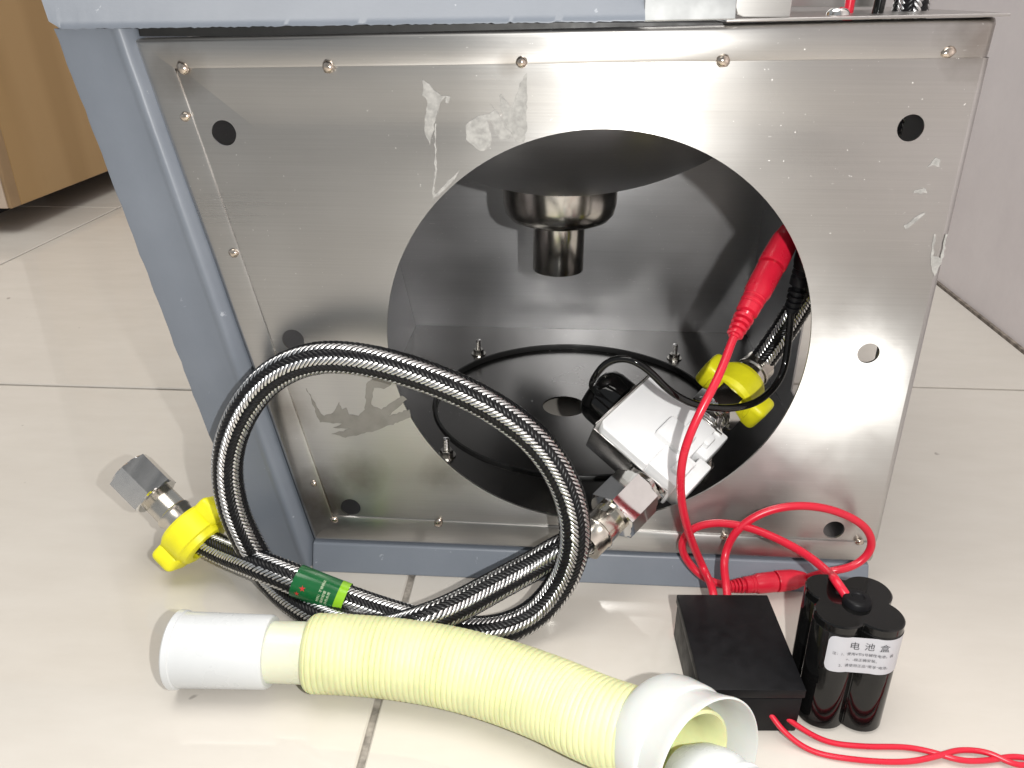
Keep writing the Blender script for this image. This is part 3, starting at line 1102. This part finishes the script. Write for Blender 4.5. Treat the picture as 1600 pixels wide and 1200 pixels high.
# ------------------------------------------------------------------ solenoid valve
vc = LLp + VD * 0.463
vn = (CC - vc)
vn = (vn - vd * vn.dot(vd)).normalized()
vv = vd.cross(vn)
if vv.dot(CR) < 0:
    vv = -vv
tilt = math.radians(6)             # the coil side lies farther in
vv, vn = vv * math.cos(tilt) + vn * math.sin(tilt), vn * math.cos(tilt) - vv * math.sin(tilt)
vm = frame(vc, vd * 1.10, vv * 1.06, vn * 1.08)          # local x along the pipe, y to lower right, z towards the lens
PX = 0.00037
val = thing('solenoid_valve', vc - vn * 0.012, 'white plastic solenoid valve with black coil hanging in the round opening', 'valve')


def vb(name, a, b, bev, mat, par=val, seg=2):
    return obj(name, xform(box(a, b, bev, seg), vm), mat, par, True, 35)


ux = 0.0225
y_lo, y_hi = -0.0365, 0.0155
body = obj('valve_body', xform(join(
    prism([(-ux, y_lo + 0.003), (-ux + 0.003, y_lo), (ux - 0.003, y_lo), (ux, y_lo + 0.003), (ux, -0.004), (-ux, -0.004)], -0.012, 0.0105, 0.0010, 2),
    box((-ux + 0.001, -0.0045, -0.011), (-0.003, y_hi - 0.002, 0.0115), 0.0012),
    box((-ux + 0.0035, y_hi - 0.0035, -0.010), (ux * 0.15, y_hi + 0.0045, 0.0075), 0.0012),
    box((-0.0035, -0.0045, -0.011), (ux - 0.001, 0.0085, 0.0088), 0.0012),
    box((0.006, 0.0045, -0.010), (ux + 0.0035, 0.0155, 0.0045), 0.0012)), vm), M['valve_white'], val, True, 35)
obj('boss', xform(box((-0.0068, -0.0125, 0.004), (0.0072, 0.0045, 0.0155), 0.0014), vm), M['valve_white'], body, True, 35)
obj('lug', xform(box((-0.0165, 0.0055, 0.004), (-0.006, 0.0135, 0.0140), 0.0015), vm), M['valve_white'], body, True, 35)
obj('lug', xform(box((0.0105, 0.0040, 0.0), (0.0185, 0.0115, 0.0085), 0.0015), vm), M['valve_white'], body, True, 35)
# steel strap between body and coil
brk = obj('bracket', xform(join(box((-ux - 0.0012, y_lo - 0.0014, -0.013), (ux + 0.0012, y_lo - 0.0002, 0.0112), 0.0004),
                                box((-ux - 0.0014, y_lo - 0.001, -0.013), (-ux - 0.0002, 0.012, 0.006), 0.0003),
                                box((ux + 0.0002, y_lo - 0.001, -0.013), (ux + 0.0014, 0.012, 0.006), 0.0003)), vm), M['chrome'], val, True, 35)
coil = obj('coil', xform(lathe([(0, 0), (0, 0.0085), (0.0012, 0.0125), (0.0045, 0.0158), (0.009, 0.0168), (0.0185, 0.0168), (0.0185, 0)], 56),
                         frame(vm @ Vector((0.001, y_lo - 0.0200, -0.004)), vd, vn, vv)), M['gloss_black'], val, True, 40)


def threads(x0, x1, r, name):
    prof = [(0, 0.004), (0, r * 0.93)]
    t = 0.0005
    ln = abs(x1 - x0)
    while t < ln - 0.001:
        prof += [(t, r * 0.91), (t + 0.0006, r), (t + 0.001, r), (t + 0.0014, r * 0.91)]
        t += 0.0016
    prof += [(ln, r * 0.91), (ln, 0.004)]
    return obj(name, xform(lathe(prof, 40), frame(vm @ Vector((min(x0, x1), 0, -0.001)), vv, vn, vd)), M['chrome'], val, True, 30)


threads(-0.036, -ux - 0.0014, 0.0105, 'threaded_inlet')
threads(ux + 0.0014, 0.036, 0.0105, 'threaded_outlet')
obj('collar', xform(prism(hexagon(0.0125, 0.3), 0, 0.0032, 0.0004, 1), frame(vm @ Vector((-ux - 0.0060, 0, -0.001)), vv, vn, vd)), M['chrome'], val, True, 30)
obj('collar', xform(prism(hexagon(0.0125, 0.1), 0, 0.0032, 0.0004, 1), frame(vm @ Vector((ux + 0.0028, 0, -0.001)), vv, vn, vd)), M['chrome'], val, True, 30)
# the looped hose's own nut at the inlet
hex_nut(hose, LLp + VD * 0.105, vd, vl * 0.14, 0.0152, 0.75)
ferrule(hose, LLp - VD * 0.04, vd, vl * 0.16, 0.0098)

# ------------------------------------------------------------------ cables
def cable(parent, pts, r, mat, name='wire', sm=14):
    path = smooth_path(spline(pts, 0.0015), sm)
    obj(name, tube(path, r, 14), mat, parent, True, 60)
    return path


def plug(parent, p, q, mat, r, ribs='start'):
    """two moulded barrel connectors pushed together, with rib boots; p -> q"""
    d = q - p
    Ln = d.length
    prof = [(0, 0.0), (0, r * 0.40)]
    for i in range(4):
        t = Ln * (0.015 + 0.042 * i)
        prof += [(t, r * 0.42), (t + Ln * 0.004, r * (0.60 + 0.05 * i)), (t + Ln * 0.024, r * (0.60 + 0.05 * i)), (t + Ln * 0.028, r * 0.42)]
    prof += [(Ln * 0.195, r * 0.55), (Ln * 0.205, r * 0.80), (Ln * 0.26, r * 0.83), (Ln * 0.265, r * 0.79), (Ln * 0.28, r * 0.79), (Ln * 0.285, r * 0.85), (Ln * 0.30, r * 0.85), (Ln * 0.305, r * 0.81), (Ln * 0.32, r * 0.81), (Ln * 0.325, r * 0.87), (Ln * 0.34, r * 0.87), (Ln * 0.37, r * 0.98), (Ln * 0.575, r * 1.0), (Ln * 0.58, r * 0.72), (Ln * 0.6, r * 0.72)]
    a = obj('plug', xform(lathe(prof + [(Ln * 0.6, 0)], 28), axis_frame(p, d)), mat, parent, True, 35)
    prof = [(Ln * 0.601, 0), (Ln * 0.601, r * 1.02), (Ln * 0.615, r * 1.06), (Ln * 0.80, r * 1.0)]
    for i in range(5):
        t = Ln * (0.81 + 0.022 * i)
        prof += [(t, r * (0.98 - i * 0.05)), (t + Ln * 0.010, r * (0.98 - i * 0.05)), (t + Ln * 0.012, r * (0.93 - i * 0.05)), (t + Ln * 0.019, r * (0.92 - i * 0.05))]
    prof += [(Ln * 0.94, r * 0.7), (Ln, r * 0.42), (Ln, 0)]
    obj('socket', xform(lathe(prof, 28), axis_frame(p, d)), mat, parent, True, 35)


# black lead of the coil, arching over the valve to a plug near the opening's right edge
bl = thing('black_cable', vm @ Vector((0, y_lo - 0.02, 0)), 'thin black cable arching from the coil past the yellow cap to a plug', 'cable')
bpts = [vm @ Vector((0.007, y_lo - 0.0155, -0.016)), V(928, 592, Y0 + 0.004), V(948, 566, Y0 + 0.002), V(982, 560, Y0 - 0.002), V(1015, 580, Y0 - 0.004), V(1045, 610, Y0 - 0.005), V(1085, 632, Y0 - 0.004), V(1140, 638, Y0), V(1192, 622, Y0 + 0.016),
        V(1222, 585, Y0 + 0.028), V(1232, 530, Y0 + 0.034), V(1236, 485, Y0 + 0.036)]
cable(bl, bpts, 0.0019, M['gloss_black'])
plug(bl, V(1236, 488, Y0 + 0.036), Vector((0.128, Y0 + 0.034, 0.222)), M['black'], 0.0062)
cable(bl, [Vector((0.128, Y0 + 0.034, 0.22)), Vector((0.131, Y0 + 0.032, 0.25)), Vector((0.134, Y0 + 0.030, 0.288)), Vector((0.1345, Y0 + 0.030, 0.345))], 0.0024, M['gloss_black'])

# ------------------------------------------------------------------ control box, battery pack
cbx = [G(1060, 935, 0.026), G(1198, 926, 0.026), G(1255, 1084, 0.026), G(1100, 1070, 0.026)]
cx = sum((p for p in cbx), Vector()) / 4
ux_ = ((cbx[1] - cbx[0]) + (cbx[2] - cbx[3])).normalized()
uy_ = Vector((-ux_.y, ux_.x, 0))
hw = 0.0222
hl = 0.0300
bxm = frame(Vector((cx.x, cx.y, 0)), ux_, uy_, Vector((0, 0, 1)))
ctl = thing('control_box', (cx.x, cx.y, 0), 'black plastic control box lying flat with red cables at both ends', 'control box')
obj('case', xform(prism([(-hw, -hl), (hw, -hl), (hw, hl), (-hw, hl)], 0.0, 0.0205, 0.001, 2), bxm), M['black'], ctl, True, 35)
obj('lid', xform(prism([(-hw - 0.0006, -hl - 0.0006), (hw + 0.0006, -hl - 0.0006), (hw + 0.0006, hl + 0.0006), (-hw - 0.0006, hl + 0.0006)], 0.0211, 0.0262, 0.0007, 2), bxm), M['black'], ctl, True, 35)

bc = Vector((0.1325, 0.2795, 0))
bat = thing('battery_pack', bc, 'glossy black four cell battery pack standing upright with white label', 'battery pack')
BA = math.radians(-2)
BT = 0.0575
lean = Matrix.Rotation(math.radians(-2.5), 4, 'X')
bmx = Matrix.Translation(bc) @ Matrix.Rotation(BA, 4, 'Z') @ lean
LR, LO = 0.0105, 0.0082


def clover(r, o, n=20):
    pts = []
    for qx, qy, a0 in ((1, 1, 0), (-1, 1, 90), (-1, -1, 180), (1, -1, 270)):
        for i in range(n + 1):
            a = math.radians(a0 - 50 + (90 + 100) * i / n)
            pts.append((qx * o + r * math.cos(a), qy * o + r * math.sin(a)))
    return pts


def loft(polys):
    """stack of equal-length outlines [(z, pts)] closed at both ends"""
    vs, fs = [], []
    n = len(polys[0][1])
    for z, pts in polys:
        vs += [Vector((x, y, z)) for x, y in pts]
    for i in range(len(polys) - 1):
        for q in range(n):
            q2 = (q + 1) % n
            fs.append([i * n + q, i * n + q2, (i + 1) * n + q2, (i + 1) * n + q])
    vs.append(Vector((0, 0, polys[0][0])))
    vs.append(Vector((0, 0, polys[-1][0])))
    for q in range(n):
        q2 = (q + 1) % n
        fs.append([q2, q, len(vs) - 2])
        fs.append([(len(polys) - 1) * n + q, (len(polys) - 1) * n + q2, len(vs) - 1])
    return vs, fs


obj('case', xform(loft([(0.0, clover(LR - 0.0008, LO)), (0.0008, clover(LR, LO)), (BT - 0.0042, clover(LR, LO)), (BT - 0.0038, clover(LR - 0.0002, LO))]), bmx), M['gloss_black'], bat, True, 32)
cp = obj('cap', xform(loft([(BT - 0.0037, clover(LR, LO)), (BT - 0.0006, clover(LR, LO)), (BT, clover(LR - 0.0006, LO))]), bmx), M['gloss_black'], bat, True, 32)
obj('wire_boss', xform(lathe([(BT - 0.0005, 0.0062), (BT + 0.0022, 0.0060), (BT + 0.0030, 0.0052), (BT + 0.0030, 0.0030), (BT + 0.0025, 0.0026), (BT + 0.0025, 0)], 32), bmx @ Matrix.Translation((0.001, -0.001, 0))), M['black'], cp, True, 50)


# label: follows the two front lobes
def lab_pt(s_, z, off):
    """s_ in -1..1 across the front of the pack"""
    outline = []
    for qx, a0, a1 in ((-1, 238, 288), (1, 254, 354)):
        for i in range(15):
            a = math.radians(a0 + (a1 - a0) * i / 14)
            outline.append(Vector((qx * LO + (LR + off) * math.cos(a), -LO + (LR + off) * math.sin(a), 0)))
    # bridge the valley
    LL_ = [0.0]
    for a, b in zip(outline, outline[1:]):
        LL_.append(LL_[-1] + (b - a).length)
    t = (s_ + 1) / 2 * LL_[-1]
    for i in range(len(outline) - 1):
        if t <= LL_[i + 1] or i == len(outline) - 2:
            u = (t - LL_[i]) / max(1e-9, LL_[i + 1] - LL_[i])
            p = outline[i].lerp(outline[i + 1], min(1, max(0, u)))
            break
    return bmx @ Vector((p.x, p.y, z)), LL_[-1]


LH0, LH1 = 0.0340, 0.0528
_, LLEN = lab_pt(0, 0, 0.0002)
vs, fs = [], []
NXL = 60
for i in range(NXL + 1):
    s_ = -1 + 2 * i / NXL
    dist = (1 - abs(s_)) * LLEN / 2
    cr = 0.003
    cut = cr - math.sqrt(max(0, cr * cr - max(0, cr - dist) ** 2)) if dist < cr else 0
    for j in range(5):
        z = (LH0 + cut) + (LH1 - LH0 - 2 * cut) * j / 4
        vs.append(lab_pt(s_, z, 0.00025)[0])
for i in range(NXL):
    for j in range(4):
        fs.append([i * 5 + j, (i + 1) * 5 + j, (i + 1) * 5 + j + 1, i * 5 + j + 1])
blab = obj('label', (vs, fs), M['label_white'], bat, True)


def lab_text(body, x, z, size, name='lettering'):
    cu = bpy.data.curves.new(name, 'FONT')
    cu.body = body
    cu.size = size
    o = bpy.data.objects.new(name, cu)
    COL.objects.link(o)
    dg = bpy.context.evaluated_depsgraph_get()
    dg.update()
    me = bpy.data.meshes.new_from_object(o.evaluated_get(dg))
    bpy.data.objects.remove(o)
    vs = [lab_pt(min(1, (v.co.x + x) / (LLEN / 2)), v.co.y + z, 0.00045)[0] for v in me.vertices]
    fs = [list(p.vertices) for p in me.polygons]
    bpy.data.meshes.remove(me)
    return obj(name, (vs, fs), M['ink'], blab)


for ch, x in (('电', 0.23), ('池', 0.39), ('盒', 0.55)):
    lab_text(ch, (x * 2 - 1) * LLEN / 2, 0.0468, 0.0043)
lab_text('注：1、使用4节5号碱性电池，请', (0.06 * 2 - 1) * LLEN / 2, 0.0434, 0.00175)
lab_text('+、-极正确安装。', (0.22 * 2 - 1) * LLEN / 2, 0.0404, 0.00175)
lab_text('2、请使用正品“南孚”电池。', (0.15 * 2 - 1) * LLEN / 2, 0.0372, 0.00175)

# --- red cable from the box up into the opening
boxback = bxm @ Vector((-0.001, hl, 0.018))
rc = thing('red_cable', boxback, 'red cable from the control box up into the opening, ending in a red plug', 'cable', 'red cables')
pA, qA = V(1146, 527, Y0 + 0.004), V(1243, 345, Y0 + 0.050)
cable(rc, [boxback + Vector((-0.002, -0.003, 0)), boxback + Vector((-0.0025, 0.006, 0.006)), V(1100, 890, 0.342), V(1079, 840, 0.338), V(1064, 775, 0.334), V(1068, 710, 0.334), V(1090, 652, 0.338), V(1117, 600, 0.346), V(1136, 555, 0.358), pA, pA.lerp(qA, 0.05)], 0.0021, M['red'])
plug(rc, pA, qA, M['red'], 0.0068)
cable(rc, [pA.lerp(qA, 0.97), qA + Vector((0.006, 0.004, 0.014)), Vector((0.128, Y0 + 0.052, 0.25)), Vector((0.126, Y0 + 0.044, 0.29)), Vector((0.126, Y0 + 0.044, 0.345))], 0.0021, M['red'])

# --- red cable from the box round a loop to the battery pack, with a plug pair behind the pack
boss = bmx @ Vector((-0.003, 0.002, BT + 0.0012))
rb = thing('red_cable', boxback + Vector((0.004, 0.006, -0.018)), 'red cable looping from the control box to the top of the battery pack', 'cable', 'red cables')
b2 = bxm @ Vector((0.0035, hl, 0.018))
pB, qB = G(1138, 917, 0.0085), G(1262, 903, 0.0085)
cable(rb, [b2 + Vector((0, -0.003, 0)), b2 + Vector((0, 0.005, 0.006)), V(1132, 870, 0.343), V(1152, 828, 0.346), V(1195, 800, 0.348), V(1250, 790, 0.349), V(1310, 800, 0.350), V(1356, 828, 0.350), V(1362, 858, 0.349), V(1335, 884, 0.347), V(1295, 893, 0.345), qB - (qB - pB) * 0.03], 0.0021, M['red'])
plug(rb, pB, qB, M['red'], 0.0056)
cable(rb, [pB + (qB - pB) * 0.03, G(1105, 906, 0.012), V(1078, 882, 0.352), V(1064, 852, 0.353), V(1078, 828, 0.353), V(1115, 817, 0.352), V(1165, 823, 0.346), V(1215, 842, 0.336), V(1262, 868, 0.322), V(1300, 900, 0.303), boss + Vector((-0.004, 0.006, 0.004)), boss], 0.0021, M['red'])

# --- thin twisted pair leaving the front of the box
bf = bxm @ Vector((0.0, -hl, 0.016))
tw = thing('twin_wire', bf, 'thin red twin wire running along the floor to the right edge', 'cable', 'red cables')
for sg, pts in ((0, [(1193, 1080, .016), (1210, 1105, .011), (1240, 1130, .006), (1290, 1158, .0016), (1345, 1166, .0016), (1420, 1168, .0016), (1460, 1176, .0020), (1500, 1188, .0028), (1545, 1188, .0018), (1590, 1182, .0016), (1650, 1196, .0028), (1720, 1205, .0016)]),
                (1, [(1180, 1080, .016), (1196, 1105, .012), (1222, 1140, .006), (1265, 1172, .0016), (1330, 1186, .0016), (1420, 1190, .0016), (1470, 1180, .0030), (1500, 1172, .0016), (1545, 1176, .0028), (1590, 1196, .0028), (1650, 1186, .0016), (1720, 1195, .0030)])):
    P = [G(*p) for p in pts]
    P[0] = bxm @ Vector((0.003 - 0.003 * sg, -hl + 0.003, 0.0185))
    cable(tw, P, 0.00125, M['red'], 'wire', 6)

# ------------------------------------------------------------------ corrugated drain hose
RD = 0.0182
ax = [G(482, 1020, RD), G(540, 1022, RD), G(620, 1029, RD), G(700, 1042, RD), G(780, 1063, RD), G(860, 1092, RD + 0.001), G(930, 1123, RD + 0.004), G(985, 1143, RD + 0.007), G(1035, 1160, RD + 0.009)]
dpath = smooth_path(spline(ax, 0.00055), 60)
dh = thing('drain_hose', (dpath[0].x, dpath[0].y, 0), 'pale yellow corrugated drain hose with white end cap and ring nut', 'drain hose')
PITCH = 0.0028


def corr(s):
    edge = min(1.0, s / 0.004)
    ph = (s % PITCH) / PITCH
    w = 1.0 if 0.16 < ph < 0.84 else (ph / 0.16 if ph <= 0.16 else (1 - ph) / 0.16)
    return RD - 0.0022 * (1 - edge) ** 2 - 0.0007 * (1 - w)


obj('corrugated_tube', tube(dpath, corr, 72), M['hose_yellow'], dh, True, 50)
d0 = (dpath[0] - dpath[12]).normalized()
e0 = dpath[0] - d0 * 0.004
obj('smooth_collar', xform(lathe([(0, 0.0135), (0, 0.0142), (0.026, 0.0140), (0.026, 0.011)], 64), axis_frame(e0, d0)), M['ivory'], dh, True, 40)
capL = (G(252, 1005, RD) - G(414, 1015, RD)).length - 0.006
e1 = dpath[0] + d0 * 0.0175
obj('end_cap', xform(lathe([(0, 0.0136), (0, 0.0160), (0.0012, 0.01685), (capL - 0.003, 0.0174), (capL - 0.0026, 0.0180), (capL, 0.0183), (capL + 0.0008, 0.0176), (capL + 0.0004, 0.0150), (capL - 0.004, 0.0146), (capL - 0.03, 0.0140), (capL - 0.03, 0)], 80), axis_frame(e1, d0)), M['white'], dh, True, 40)
# ring nut at the other end
ro = G(1050, 1158, 0.028)
rd = Vector((0.60, -0.76, 0.24)).normalized()
ringp = [(-0.014, 0.0170), (-0.014, 0.0192), (-0.0120, 0.0222), (-0.009, 0.0242), (-0.004, 0.0254), (0.005, 0.0260), (0.0062, 0.0257), (0.0068, 0.0250), (0.0080, 0.0250), (0.0160, 0.0268), (0.0190, 0.0277), (0.0200, 0.0277), (0.0202, 0.0270), (0.0160, 0.0256), (0.008, 0.0240), (0.000, 0.0232), (-0.007, 0.0205), (-0.010, 0.0170)]
rn = obj('ring_nut', xform(lathe(ringp, 96, True), axis_frame(ro, rd)), M['milky'], dh, True, 38)
obj('inner_sleeve', xform(lathe([(-0.008, 0.0120), (-0.008, 0.0196), (0.012, 0.0188), (0.0126, 0.0176), (0.004, 0.0120)], 64, True), axis_frame(ro, rd)), M['hose_yellow'], dh, True, 38)
thr = [(0.004, 0.0100), (0.012, 0.0150), (0.018, 0.0166), (0.0245, 0.0168), (0.027, 0.0160)]
t = 0.029
while t < 0.048:
    thr += [(t, 0.0158), (t + 0.0012, 0.0172), (t + 0.0022, 0.0172), (t + 0.0032, 0.0158)]
    t += 0.0036
thr += [(0.050, 0.0150), (0.050, 0.0120), (0.02, 0.0110)]
obj('threaded_plug', xform(lathe(thr, 64, True), axis_frame(ro + Vector((0.001, -0.004, -0.008)), rd)), M['white'], dh, True, 38)
